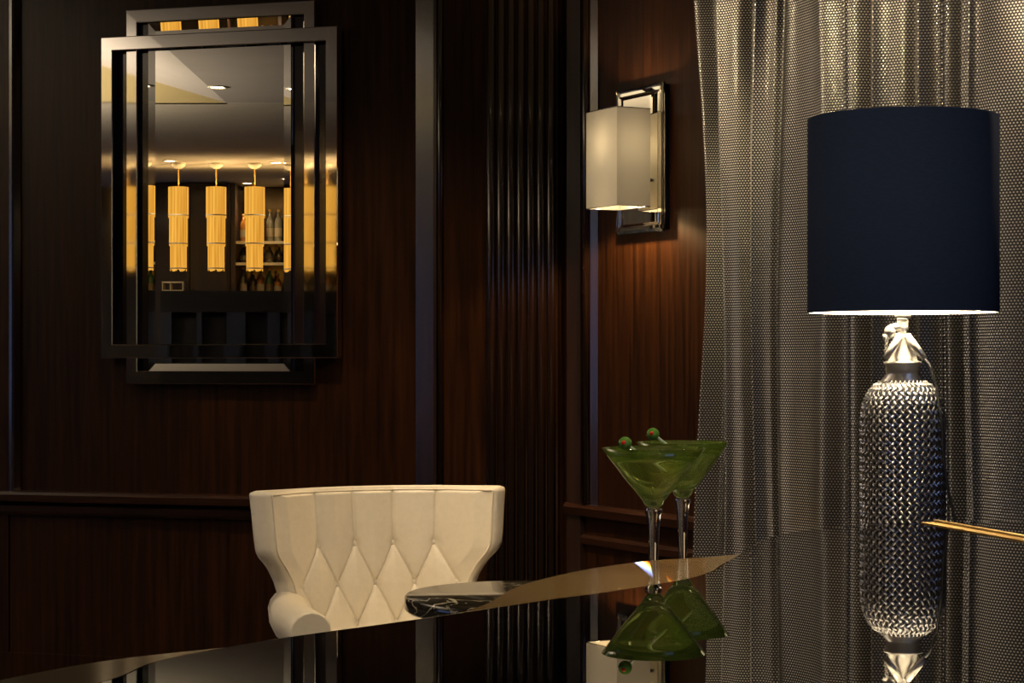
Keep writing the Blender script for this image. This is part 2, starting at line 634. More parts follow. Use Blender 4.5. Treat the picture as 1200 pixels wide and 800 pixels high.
# reeded pilaster beside the corner
mb = MB()
W1.box(mb, s_pil0, s_pil1, 0, 0.032, 0, CEIL)
pil = obj('pilaster', mb, M['reed'], wl)
nre = 7
ra, rb = S(569, 0.045), S(651, 0.045)
for k in range(nre):
    a, b = ra + (rb - ra) * k / nre, ra + (rb - ra) * (k + 1) / nre
    g = (b - a) * 0.07
    a, b = a + g, b - g
    c, h = (a + b) / 2, (b - a) / 2
    prof = [(a, 0.030)] + [(c - h * math.cos(PI * j / 14), 0.032 + abs(h) * 0.78 * math.sin(PI * j / 14)) for j in range(15)] + [(b, 0.030)]
    mb = MB()
    W1.strip_v(mb, prof, 0, CEIL, True)
    obj('reed', mb, M['reed'], pil)

# --- right wall joinery
S2 = W2.s
mb = MB()
W2.box(mb, S2(664, 0.02), S2(680, 0.02), 0, 0.02, 0, CEIL)
obj('stile', mb, M['dark_wood'], wr)
a, b = S2(680.5, 0.03), S2(687, 0.03)
mb = MB()
W2.strip_v(mb, [(a, 0)] + [((a + b) / 2 - (b - a) / 2 * math.cos(PI * k / 8), 0.02 + 0.014 * math.sin(PI * k / 8)) for k in range(9)] + [(b, 0)], DADO, CEIL, True)
obj('bead_moulding', mb, M['reed'], wr)
mb = MB()
W2.strip_v(mb, [(b, 0), (b, 0.016), (b + 0.03, 0.004), (b + 0.03, 0)], DADO, CEIL)
obj('panel_edge', mb, M['reed'], wr)
for nm, prof in (('dado_rail', [(0, DADO - 0.04), (0.03, DADO - 0.038), (0.036, DADO - 0.012), (0.026, DADO), (0, DADO)]),
                 ('rail_moulding', [(0, DADO - 0.135), (0.016, DADO - 0.132), (0.02, DADO - 0.11), (0.012, DADO - 0.1), (0, DADO - 0.1)]),
                 ('skirting', [(0, 0), (0.013, 0), (0.013, 0.16), (0, 0.16)])):
    mb = MB()
    W2.strip_h(mb, prof, S2(664, 0.02), 4.5)
    obj(nm, mb, M['wood' if nm == 'skirting' else 'wood_h'], wr)

# ------------------------------------------------------------------ downlights
def downlight(x, y, z, energy, label, aim=None, spot=80, group=None, blend=0.7, size=0.05, color=WARM):
    o = thing('ceiling_downlight', label, 'downlight', (x, y, z), 0, group)
    mb = MB()
    mb.lathe([(0.040, 0.0), (0.055, 0.0), (0.058, -0.004), (0.052, -0.007), (0.040, -0.004), (0.040, 0.0)], 24)
    obj('trim_ring', mb, M['cream_paint'], o, local=True)
    mb = MB()
    mb.lathe([(0.0005, -0.002), (0.039, -0.002), (0.039, 0.0), (0.0005, 0.0)], 24, cap=True)
    obj('lens', mb, M['downlight'], o, local=True)
    if energy:
        lamp('downlight_beam', 'SPOT', (x, y, z - 0.03), energy, color, size, aim or (x, y, 0), spot, blend, o)
    return o


def ceil_z(x, y):
    """height of the lowest ceiling surface above a spot on the floor"""
    v = bar_pt(x, y, 0)
    if 8.2 <= v[1] <= 12.0 and -1.72 <= v[0] <= 5.0:
        return SOF
    if 12.0 <= v[1] <= BACK and -5.5 <= v[0] <= 6.0:
        return SOF
    return CEIL


GD = 'recessed downlights out of the picture above the corner'
x, y, _ = W1.pt(S(430), 1.15, 0)
downlight(x, y, ceil_z(x, y), 125, 'recessed ceiling downlight washing the mirror wall and ivory chair', W1.pt(S(420), 0.25, 0.55), 62, blend=1.0)
x, y, _ = W2.pt(S2(880), 1.25, 0)
downlight(x, y, ceil_z(x, y), 100, 'recessed ceiling downlight above the metal mesh curtain', W2.pt(S2(930), 0.1, 0.9), 85)
x, y, _ = W2.pt(S2(1150), 0.85, 0)
downlight(x, y, ceil_z(x, y), 98, 'added ceiling downlight beside the siphon lamp and curtain', W2.pt(S2(1120), 0.1, 0.9), 85)  # extra downlight added to spread the light over the curtain
downlight(0.75, 3.3, ceil_z(0.75, 3.3), 60, 'added ceiling downlight over the piano tail', (0.55, 3.0, 0.9), 85)  # added out of view to put highlights on the glasses
downlight(-0.25, 3.3, ceil_z(-0.25, 3.3), 135, 'recessed ceiling downlight before the ivory chair', (-0.37, 5.3, 0.6), 42, color=(1.0, 0.77, 0.50))
downlight(0.15, 1.2, ceil_z(0.15, 1.2), 70, 'added ceiling downlight over the piano lid and martini glasses', (0.30, 2.25, 1.05), 52)  # added out of view to brighten glasses, border and brass
GM = 'small downlights in the bar soffit'
for px, py in ((203, 189), (327, 191), (293, 222)):
    zc = SOF
    d = (zc - EYE) * F / (HOR - py)
    d = min(d, BACK - 0.4)
    q = bar_pt(bx(px, d), d, zc)
    downlight(q[0], q[1], zc, 25, 'small bright downlight in the cream soffit above the pendants', None, 100, GM)
q = bar_pt(bx(260, 11.3), 11.3, SOF - 0.001)
downlight(q[0], q[1], q[2], 15, 'single bright downlight in the grey ceiling panel', None, 90)

# ------------------------------------------------------------------ wall mirror
def wall_mirror():
    cs = S(256, 0.04)
    loc = W1.pt(cs, 0.0, W1.z(256, 425, 0.04))
    o = thing('wall_mirror', 'art deco mirror in two interlocking chrome frames on mahogany wall', 'mirror', loc, math.atan2(-U1[1], -U1[0]))

    def zz(py, p):
        return W1.z(256, py, p)
    bm = MB()
    W1.box(bm, S(130, .02), S(384, .02), 0.002, 0.012, zz(408, .01), zz(42, .01))
    obj('backing', bm, M['recess'], o)
    bm = MB()
    W1.box(bm, S(152, .02), S(364, .02), 0.002, 0.010, zz(446, .01), zz(10, .01))
    obj('backing', bm, M['recess'], o)

    def frame(x0, x1, y0, y1, wx, wy, p0, p1, ch=0.003):
        s0, s1 = S(x0, p1), S(x1, p1)
        z0, z1 = zz(y1, p1), zz(y0, p1)
        w_, h_ = abs(S(x0 + wx, p1) - s0), abs(zz(y0 + wy, p1) - z1)
        sg = 1 if s1 > s0 else -1

        def ring(ix, iz, p):
            return [W1.pt(s0 + sg * ix, p, z0 + iz), W1.pt(s1 - sg * ix, p, z0 + iz), W1.pt(s1 - sg * ix, p, z1 - iz), W1.pt(s0 + sg * ix, p, z1 - iz)]
        rings = [ring(0, 0, p0), ring(0, 0, p1 - ch), ring(ch, ch, p1), ring(w_ - ch, h_ - ch, p1), ring(w_, h_, p1 - ch), ring(w_, h_, p0)]
        for k in range(4):
            j = (k + 1) % 4
            mb = MB()
            mb.loops([[r[k] for r in rings], [r[j] for r in rings]], True, False)
            obj('frame_bar', mb, M['chrome'], o)
    frame(147.5, 369, 6, 450, 13.0, 15.5, 0.012, 0.036)
    frame(118, 395.5, 37, 419.5, 13.5, 16.5, 0.014, 0.056)
    # silvered plate with bevelled borders that tip inward
    pm = 0.030
    X0, X1, Y0, Y1 = 174.0, 341.0, 23.0, 436.0
    a0, a1 = S(X0, pm), S(X1, pm)
    z0, z1 = zz(Y1, pm), zz(Y0, pm)
    ix, iz = abs(S(X0 + 8, pm) - a0), abs(zz(Y0 + 10, pm) - z1)
    sg = 1 if a1 > a0 else -1
    inn = [W1.pt(a0 + sg * ix, pm, z0 + iz), W1.pt(a1 - sg * ix, pm, z0 + iz), W1.pt(a1 - sg * ix, pm, z1 - iz), W1.pt(a0 + sg * ix, pm, z1 - iz)]
    tips = [0.150 * iz, 0.05 * ix, 0.083 * iz, 0.05 * ix]
    crn = [(a0, z0), (a1, z0), (a1, z1), (a0, z1)]
    bk = [W1.pt(a0, 0.012, z0), W1.pt(a1, 0.012, z0), W1.pt(a1, 0.012, z1), W1.pt(a0, 0.012, z1)]
    mb = MB()
    mb.add(inn + bk, [(0, 1, 2, 3), (7, 6, 5, 4)] + [(k, (k + 1) % 4, 4 + (k + 1) % 4, 4 + k) for k in range(4)])
    obj('mirror_plate', mb, M['mirror'], o)
    for k in range(4):
        j = (k + 1) % 4
        mb = MB()
        o2 = [Vector(inn[k]), Vector(inn[j]), Vector(W1.pt(crn[j][0], pm + tips[k], crn[j][1])), Vector(W1.pt(crn[k][0], pm + tips[k], crn[k][1]))]
        b2 = [v - Vector((N1[0], N1[1], 0)) * 0.008 for v in o2]
        mb.hexa(b2 + o2)
        obj('bevel', mb, M['mirror'], o)
    return o


wall_mirror()

# ------------------------------------------------------------------ wall sconce
LID_Z = EYE - 452.0 / F - 0.0075
RAINBOW_ANGLE = 36


def sconce():
    pf = 0.034
    sr, sl = S2(776, pf), S2(720.5, pf)
    zt, zb = W2.z(776, 95, pf), W2.z(776, 270.5, pf)
    mid = (sr + sl) / 2
    o = thing('wall_sconce', 'box wall sconce with ivory shade on crystal bordered mirror plate', 'wall light', W2.pt(mid, 0, zb), math.atan2(U2[1], U2[0]))
    mb = MB()
    W2.box(mb, sl + 0.006, sr - 0.006, 0.002, pf - 0.012, zb + 0.006, zt - 0.006)
    obj('back_box', mb, plain('gunmetal', (0.03, 0.045, 0.085), 0.25, 0.7), o)
    mb = MB()
    W2.box(mb, sl + 0.012, sr - 0.012, pf - 0.0118, pf - 0.008, zb + 0.012, zt - 0.012)
    obj('mirror_plate', mb, M['mirror'], o)
    # bevelled crystal border
    bw = 0.032

    def ring(i, p):
        return [W2.pt(sl + i, p, zb + i), W2.pt(sr - i, p, zb + i), W2.pt(sr - i, p, zt - i), W2.pt(sl + i, p, zt - i)]
    rings = [ring(0, pf - 0.011), ring(0, pf - 0.004), ring(0.010, pf), ring(bw - 0.010, pf), ring(bw, pf - 0.004), ring(bw, pf - 0.0075)]
    for k in range(4):
        j = (k + 1) % 4
        mb = MB()
        mb.loops([[r[k] for r in rings], [r[j] for r in rings]], True, False)
        obj('crystal_border', mb, M['glass'], o)
    # cloth box shade, open above and below
    pb = 0.062
    sn = S2(762, pb)
    lo, hi = pb, 0.40
    for _ in range(40):
        m_ = (lo + hi) / 2
        q = W2.pt(sn, m_, 0)
        if q[0] / q[1] * F + 600 > 723:
            lo = m_
        else:
            hi = m_
    pfs = lo
    sfar = S2(687, pfs)
    d = W2.pt(sn, pfs, 0)[1]
    zt2, zb2 = EYE + (HOR - 124.5) / F * d, EYE + (HOR - 240.0) / F * d
    th = 0.0025
    q = [(sfar, pb), (sn, pb), (sn, pfs), (sfar, pfs)]
    qi = [(sfar + th, pb + th), (sn - th, pb + th), (sn - th, pfs - th), (sfar + th, pfs - th)]
    mb = MB()
    P = lambda c, z: W2.pt(c[0], c[1], z)
    for k in range(4):
        j = (k + 1) % 4
        mb.add([P(q[k], zb2), P(q[j], zb2), P(q[j], zt2), P(q[k], zt2)], [(0, 1, 2, 3)])
    obj('shade', mb, M['sconce_cloth'], o, recalc=True)
    for z in (zb2, zt2):
        mb = MB()
        for k in range(4):
            j = (k + 1) % 4
            mb.tube([P(q[k], z), P(q[j], z)], 0.0016, 6)
        obj('shade_rim', mb, M['chrome_soft'], o)
    cs, cp = (sfar + sn) / 2, (pb + pfs) / 2
    zc = zb2 + 0.42 * (zt2 - zb2)
    mb = MB()
    mb.tube([W2.pt(cs, pf - 0.01, zc - 0.035), W2.pt(cs, cp, zc - 0.035)], 0.006, 10)
    mb.tube([W2.pt(cs, cp, zc - 0.05), W2.pt(cs, cp, zc - 0.012)], 0.012, 12)
    obj('lamp_arm', mb, M['chrome_soft'], o)
    mb = MB()
    mb.sphere(W2.pt(cs, cp, zc + 0.012), 0.021, 14, 10, (1, 1, 1.25))
    obj('bulb', mb, M['bulb'], o)
    lamp('sconce_light', 'POINT', W2.pt(cs, cp, zc + 0.075), 5.4, (1.0, 0.70, 0.38), 0.045, parent=o)
    lamp('sconce_light', 'POINT', W2.pt(cs, cp, zb2 + 0.03), 1.0, (1.0, 0.68, 0.34), 0.015, parent=o)
    b0 = W2.pt(cs, cp, zb2 + 0.015)
    lamp('sconce_downward_light', 'SPOT', b0, 22.0, (1.0, 0.64, 0.28), 0.015, (b0[0], b0[1], 0), 150, 0.25, o)
    b1 = W2.pt(cs, cp, zt2 - 0.02)
    lamp('sconce_upward_light', 'SPOT', b1, 7.0, (1.0, 0.64, 0.28), 0.01, (b1[0], b1[1], 9), 120, 0.25, o)
    # added rainbow spot lamp stands in for crystal-split light on the piano border
    c0 = W2.pt(sl + 0.01, pf + 0.012, zb + 0.012)
    g = lamp('rainbow_spot', 'SPOT', c0, 800.0, (1, 1, 1), 0.0, (0.1395, 1.90, LID_Z), 1.0, 0.25, o)
    g.data.spot_size = math.radians(1.6)
    g.data.use_nodes = True
    nt = g.data.node_tree
    em = nt.nodes['Emission']
    tc = nt.nodes.new('ShaderNodeTexCoord')
    sx_ = nt.nodes.new('ShaderNodeSeparateXYZ')
    dt = nt.nodes.new('ShaderNodeVectorMath')
    dt.operation = 'DOT_PRODUCT'
    ang = math.radians(RAINBOW_ANGLE)
    dt.inputs[1].default_value = (-math.cos(ang), -math.sin(ang), 0)
    mr = nt.nodes.new('ShaderNodeMapRange')
    mr.inputs['From Min'].default_value, mr.inputs['From Max'].default_value = -0.0016, 0.0016
    rp = nt.nodes.new('ShaderNodeValToRGB')
    cr = rp.color_ramp
    cr.elements[0].position, cr.elements[0].color = 0.0, (0, 0, 0, 1)
    cr.elements[1].position, cr.elements[1].color = 1.0, (0, 0, 0, 1)
    for pos, c in ((0.12, (0.12, 0.14, 0.35)), (0.35, (0.35, 0.5, 0.8)), (0.52, (0.6, 0.8, 0.5)), (0.66, (1.0, 0.8, 0.12)), (0.80, (1.0, 0.30, 0.02)), (0.90, (0.7, 0.05, 0.0))):
        e = cr.elements.new(pos)
        e.color = (*c, 1)
    nt.links.new(tc.outputs['Normal'], dt.inputs[0])
    nt.links.new(dt.outputs['Value'], mr.inputs[0])
    nt.links.new(mr.outputs[0], rp.inputs[0])
    nt.links.new(rp.outputs[0], em.inputs['Color'])
    return o


sconce()

# ------------------------------------------------------------------ metal mesh curtain
def curtain():
    p_c = 0.15
    s0, s1 = S2(822, p_c), S2(1330, p_c)
    # fold centre line, evenly sampled by its own length
    n = 6000
    tt = np.linspace(0, 1, n)
    ss = s0 + (s1 - s0) * tt
    L = s1 - s0
    x = (ss - s0)
    ph = 2 * PI * (x / 0.150 + 0.40 * np.sin(2 * PI * x / 0.93) + 0.22 * np.sin(2 * PI * x / 0.37 + 1.0))
    amp = 0.019 + 0.008 * np.sin(2 * PI * x / 0.71 + 0.6)
    pp = p_c + amp * np.sin(ph) + 0.006 * np.sin(2.7 * ph + 1)
    sx = ss + 0.006 * np.sin(2 * ph + 0.4)
    ds = np.sqrt(np.diff(sx) ** 2 + np.diff(pp) ** 2)
    arc = np.concatenate([[0], np.cumsum(ds)])
    tot = arc[-1]
    root_s = (s0 + s1) / 2
    o = thing('mesh_curtain', 'floor length metal mesh curtain hanging in vertical folds beside sconce', 'curtain', W2.pt(root_s, p_c, 0.01), 0)
    inv = ROOT[o.name].inverted()
    off = np.array(o.location)
    ZT = CEIL - 0.10

    def surf(a, z, extra):
        s_ = np.interp(a, arc, sx)
        p_ = np.interp(a, arc, pp)
        e = 0.0015
        ts = np.interp(a + e, arc, sx) - np.interp(a - e, arc, sx)
        tp = np.interp(a + e, arc, pp) - np.interp(a - e, arc, pp)
        l = np.sqrt(ts ** 2 + tp ** 2) + 1e-9
        ts, tp = ts / l, tp / l
        # the leading edge sways in a little at sconce height; folds soften downward
        sway = 0.035 * np.exp(-((z - 1.62) / 0.42) ** 2) * np.exp(-(s_ - s0) / 0.10) - 0.06 * np.clip(z - 2.0, 0, 1) * np.exp(-(s_ - s0) / 0.10)
        s_ = s_ + sway + 0.008 * np.sin(z * 3.1 + s_ * 9)
        p_ = p_ + 0.010 * np.sin(z * 2.3 + s_ * 13)
        s_ = s_ - tp * extra
        p_ = p_ + ts * extra
        X = CORNER[0] + s_ * U2[0] + p_ * N2[0]
        Y = CORNER[1] + s_ * U2[1] + p_ * N2[1]
        T = np.stack([ts * U2[0] + tp * N2[0], ts * U2[1] + tp * N2[1], np.zeros_like(ts)], -1)
        Nn = np.stack([-tp * U2[0] + ts * N2[0], -tp * U2[1] + ts * N2[1], np.zeros_like(ts)], -1)
        return np.stack([X, Y, z], -1), T, Nn
    # cloth
    na, nz = 520, 26
    A, Z = np.meshgrid(np.linspace(0.002, tot - 0.002, na), np.linspace(0.012, ZT, nz), indexing='ij')
    P, _, _ = surf(A.ravel(), Z.ravel(), -0.0022)
    mb = MB()
    fs = [(i * nz + j, (i + 1) * nz + j, (i + 1) * nz + j + 1, i * nz + j + 1) for i in range(na - 1) for j in range(nz - 1)]
    mb.add(P.tolist(), fs, True)
    obj('cloth', mb, M['mesh_cloth'], o, recalc=False)
    # links
    pitch = 0.0070
    rows = int((ZT - 0.02) / pitch)
    pitch_a = 0.0084
    cols = int(tot / pitch_a)
    I, J = np.meshgrid(np.arange(cols), np.arange(rows), indexing='ij')
    a = ((I + 0.5 * (J % 2)) * pitch_a + 0.003).ravel()
    z = (J * pitch + 0.02).ravel()
    keep = a < tot - 0.003
    a, z = a[keep], z[keep]
    C, T, Nn = surf(a, z, 0.0)
    rng = np.random.default_rng(3)
    zax = np.zeros_like(T)
    zax[:, 2] = 1
    tilt = rng.normal(0, 0.03, (len(a), 1))
    up = zax * np.cos(tilt) + T * np.sin(tilt)
    w_, h_, d_ = 0.0033, 0.0025, 0.0011
    V = np.stack([C + T * w_, C + up * h_, C - T * w_, C - up * h_, C + Nn * d_, C - Nn * d_], 1).reshape(-1, 3) - off
    tri = np.array([(0, 1, 4), (1, 2, 4), (2, 3, 4), (3, 0, 4)])
    Fm = (np.arange(len(a))[:, None, None] * 6 + tri[None]).reshape(-1)
    me = bpy.data.meshes.new('metal_links')
    me.vertices.add(len(V))
    me.vertices.foreach_set('co', V.astype(np.float32).ravel())
    nf = len(Fm) // 3
    me.loops.add(len(Fm))
    me.loops.foreach_set('vertex_index', Fm.astype(np.int32))
    me.polygons.add(nf)
    me.polygons.foreach_set('loop_start', np.arange(0, nf * 3, 3, dtype=np.int32))
    me.polygons.foreach_set('loop_total', np.full(nf, 3, dtype=np.int32))
    me.polygons.foreach_set('use_smooth', np.ones(nf, dtype=bool))
    me.update(calc_edges=True)
    me.validate()
    me.materials.append(M['links'])
    l = bpy.data.objects.new('metal_links', me)
    COL.objects.link(l)
    l.parent = o
    l['kind'] = 'stuff'
    # heading rail
    mb = MB()
    mb.tube([W2.pt(s0 - 0.08, p_c, CEIL - 0.07), W2.pt(s1 + 0.05, p_c, CEIL - 0.07)], 0.014, 12)
    obj('curtain_rail', mb, M['brass'], o)
    for k in range(9):
        mb = MB()
        s_ = s0 + (s1 - s0) * (k + 0.5) / 9
        mb.tube([W2.pt(s_, p_c, CEIL - 0.06), W2.pt(s_, p_c, CEIL)], 0.006, 8)
        obj('rail_bracket', mb, M['brass'], o)
    return o


curtain()

# ------------------------------------------------------------------ grand piano
PH = 452.0            # metres times pixels: depth on the lid = PH / (row - horizon)
LID = EYE - PH / F


def on_lid(px, py):
    d = PH / (py - HOR)
    return ((px - 600.0) / F * d, d)


LPX = [(115, 800), (181, 776), (250, 761), (347, 745), (464, 729), (573, 713), (647, 702), (700, 695), (760, 686), (810, 677), (836, 669), (850, 660), (867, 651), (883, 640), (905, 629), (947, 621), (1010, 616), (1100, 612), (1200, 610.5)]
lid_edge = [(-0.385, 0.441), (-0.425, 0.62), (-0.40, 0.86), (-0.335, 1.08)] + [on_lid(*q) for q in LPX] + [(0.70, 2.405), (0.755, 2.33), (0.790, 2.20)]
SPX = [(0, 783), (133, 760), (309, 741), (469, 720), (530, 709), (570, 697), (603, 679), (640, 668), (700, 656), (766, 648), (830, 644), (885, 639)]
band_edge = [(-0.43, 0.98), (-0.385, 1.14)] + [on_lid(*q) for q in SPX]
spine_end = (1.086, 0.75)


def offset(poly, r):
    """shift a counter-clockwise or clockwise outline outwards by r"""
    n = len(poly)
    ar = sum(poly[i][0] * poly[(i + 1) % n][1] - poly[(i + 1) % n][0] * poly[i][1] for i in range(n))
    sg = 1 if ar > 0 else -1
    out = []
    for i in range(n):
        a, b, c = Vector(poly[i - 1]), Vector(poly[i]), Vector(poly[(i + 1) % n])
        t1, t2 = (b - a).normalized(), (c - b).normalized()
        n1, n2 = Vector((t1.y, -t1.x)) * sg, Vector((t2.y, -t2.x)) * sg
        m = (n1 + n2)
        m = m.normalized() / max(0.5, m.normalized().dot(n1)) if m.length > 1e-6 else n1
        out.append(tuple(b + m * r))
    return out


def piano():
    o = thing('grand_piano', 'black lacquered grand piano with closed mirror-gloss lid and brass hinge', 'piano', (0.30, 1.35, 0))
    poly = cmr(lid_edge, 8)
    poly = poly + [spine_end]
    mb = MB()
    rr = 0.007
    prof = [(0.0, 0.0)] + [(rr * math.sin(PI / 2 * k / 6), -rr * (1 - math.cos(PI / 2 * k / 6))) for k in range(1, 7)] + [(rr, -0.014), (rr - 0.003, -0.018)]
    ls = [[(x, y, LID + dz) for x, y in (offset(poly, of) if of else poly)] for of, dz in prof]
    mb.loops(ls, True, True)
    # keep the top flat: the cap faces were added last
    obj('lid', mb, M['lacquer'], o, recalc=True)
    # brown border beside the lid
    bp = cmr(band_edge, 8)
    inner = [(x + 0.02, y - 0.07) for x, y in cmr([on_lid(*q) for q in LPX[:14]], 4)]
    bp2 = bp + inner[::-1]
    mb = MB()
    mb.prism(bp2, LID - 0.040, LID - 0.0075)
    obj('rim_border', mb, M['piano_wood'], o, label='brown satin border along the bent side')
    # case, underneath
    case = offset(poly, -0.055)
    mb = MB()
    mb.prism(case, 0.70, LID - 0.041)
    obj('case', mb, M['lacquer'], o)
    mb = MB()
    mb.prism(offset(poly, -0.04), LID - 0.0409, LID - 0.0181)
    obj('case_top', mb, M['lacquer'], o)
    # hinge
    h0, h1 = on_lid(1096, 612.5), on_lid(1200, 631)
    dx, dy = h1[0] - h0[0], h1[1] - h0[1]
    ll = math.hypot(dx, dy)
    t = Vector((dx / ll, dy / ll))
    nn = Vector((-t.y, t.x))
    hl = 1.40
    for k, (w0, w1) in enumerate(((-0.019, -0.002), (0.002, 0.019))):
        q = [Vector(h0) + nn * w0, Vector(h0) + nn * w1, Vector(h0) + nn * w1 + t * hl, Vector(h0) + nn * w0 + t * hl]
        mb = MB()
        mb.prism([tuple(v) for v in q], LID, LID + 0.0012)
        obj('hinge_leaf', mb, M['brass'], o)
    mb = MB()
    mb.tube([(h0[0], h0[1], LID + 0.0016), (h0[0] + t.x * hl, h0[1] + t.y * hl, LID + 0.0016)], 0.0030, 10)
    obj('hinge_pin', mb, M['brass'], o)
    # legs with castors
    for x, y in ((0.50, 2.12), (-0.22, 0.72), (0.88, 0.92)):
        mb = MB()
        for (w0, z0), (w1, z1) in zip([(0.075, 0.70), (0.07, 0.6), (0.048, 0.56), (0.04, 0.12)], [(0.07, 0.6), (0.048, 0.56), (0.04, 0.12), (0.045, 0.07)]):
            mb.hexa([(x - w1, y - w1, z1), (x + w1, y - w1, z1), (x + w1, y + w1, z1), (x - w1, y + w1, z1), (x - w0, y - w0, z0), (x + w0, y - w0, z0), (x + w0, y + w0, z0), (x - w0, y + w0, z0)])
        lg = obj('leg', mb, M['lacquer'], o)
        mb = MB()
        mb.lathe([(0.012, 0.07), (0.03, 0.06), (0.035, 0.03), (0.03, 0.0)], 16, (x, y), True)
        obj('castor', mb, M['brass'], lg)
    # pedal lyre
    mb = MB()
    for k in (-1, 1):
        mb.tube([(0.35 + 0.08 * k, 0.98, 0.70), (0.35 + 0.11 * k, 0.98, 0.5), (0.35 + 0.08 * k, 0.98, 0.18)], 0.018, 8)
    mb.box(0.24, 0.46, 0.90, 1.04, 0.09, 0.18)
    ly = obj('pedal_lyre', mb, M['lacquer'], o)
    for k in (-1, 0, 1):
        mb = MB()
        mb.box(0.35 + 0.06 * k - 0.012, 0.35 + 0.06 * k + 0.012, 0.80, 0.90, 0.10, 0.115)
        obj('pedal', mb, M['brass'], ly)
    return o


piano()

# ------------------------------------------------------------------ small tables that carry the glasses and the lamp
STAND = 0.950


def pedestal(name, label, x, y, r, h, top_mat, th=0.025, base_r=None, stem_r=0.022):
    o = thing(name, label, 'table', (x, y, 0))
    mb = MB()
    mb.lathe([(0.0005, h - th), (r - 0.006, h - th), (r, h - th + 0.006), (r, h - 0.004), (r - 0.004, h), (0.0005, h)], 56)
    tp = obj('table_top', mb, M[top_mat], o, local=True)
    mb = MB()
    mb.lathe([(stem_r * 2.4, h - th - 0.002), (stem_r * 1.3, h - th - 0.03), (stem_r, h - th - 0.08), (stem_r, 0.10), (stem_r * 1.5, 0.04)], 24, cap=True)
    obj('stem', mb, M['black_metal'], o, local=True)
    br = base_r or r * 0.9
    mb = MB()
    mb.lathe([(br, 0.0), (br, 0.012), (br - 0.01, 0.02), (stem_r * 1.6, 0.042)], 40, cap=True)
    obj('base', mb, M['black_metal'], o, local=True)
    return o


G1 = (0.1484, 2.056)
G2 = (0.1917, 2.205)
LP = (0.5325, 2.675)
pedestal('drinks_table', 'small round dark table under the green martini glasses', 0.150, 2.142, 0.126, STAND, 'dark_wood', 0.02, 0.09)
pedestal('lamp_table', 'small round dark table under the siphon lamp', LP[0] + 0.02, LP[1] + 0.02, 0.16, STAND, 'dark_wood', 0.02, 0.13)

# ------------------------------------------------------------------ martini glasses and picks
def martini(label, g, rim_r, group):
    z_rim = LID + 0.1075
    o = thing('martini_glass', label, 'glass', (g[0], g[1], STAND), 0, group)
    H = z_rim - STAND
    zb = H - 0.0625
    t = 0.0018
    ro = [(0.0062, zb), (0.0095, zb + 0.003), (0.0118, zb + 0.008), (0.0185, zb + 0.016), (rim_r * 0.55, zb + 0.0295), (rim_r * 0.8, zb + 0.0475), (rim_r, H)]
    ri = [(rim_r - t, H + 0.0002), (rim_r * 0.8 - t, zb + 0.0490), (rim_r * 0.55 - t, zb + 0.0315), (0.0165, zb + 0.0195), (0.0085, zb + 0.0125), (0.0005, zb + 0.010)]
    mb = MB()
    mb.lathe([(0.0005, zb)] + ro + ri, 64)
    obj('bowl', mb, M['green_glass'], o, local=True)
    mb = MB()
    mb.lathe([(0.0005, zb - 0.0004), (0.0088, zb - 0.0006), (0.0092, zb - 0.004), (0.0080, zb - 0.008), (0.0066, zb - 0.018), (0.0054, zb - 0.040), (0.0052, zb - 0.060), (0.0058, 0.022), (0.0075, 0.010), (0.0005, 0.0085)], 8)
    obj('stem', mb, M['glass'], o, local=True)
    mb = MB()
    mb.lathe([(0.0005, 0.0), (0.037, 0.0), (0.038, 0.0012), (0.036, 0.0024), (0.015, 0.0055), (0.0072, 0.0082), (0.0005, 0.0082)], 48)
    obj('foot', mb, M['glass'], o, local=True)
    return o, STAND + zb


def pick(label, a, b, group):
    a, b = Vector(a), Vector(b)
    o = thing('cocktail_pick', label, 'cocktail pick', tuple(b), 0, group)
    d = (a - b).normalized()
    mb = MB()
    mb.tube([tuple(b), tuple(b + d * 0.006), tuple(a - d * 0.004)], [0.0008, 0.0016, 0.0016], 8)
    obj('stick', mb, M['stick'], o)
    mb = MB()
    mb.sphere(tuple(a), 0.0071, 20, 14)
    ol = obj('olive', mb, M['olive'], o)
    ax = Vector((-0.25, -0.95, 0.18)).normalized()
    c = a + ax * 0.0064
    mb = MB()
    mb.sphere(tuple(c), 0.0023, 14, 8, (1, 0.6, 1))
    obj('pimento', mb, M['red'], ol)
    return o


martini('green martini glass standing nearer the piano lid', G1, 0.0545, 'green martini glasses')
martini('green martini glass standing nearer the mesh curtain', G2, 0.0520, 'green martini glasses')
a = at(732.5, 519.5, 2.003)
pick('glass pick with olive in the martini glass nearer the piano lid', a, (a[0] + 0.0465, a[1] + 0.053, a[2] - 0.032), 'olive picks')
a = at(765, 508.5, 2.160)
pick('glass pick with olive in the martini glass nearer the curtain', a, (a[0] + 0.050, a[1] + 0.055, a[2] - 0.036), 'olive picks')

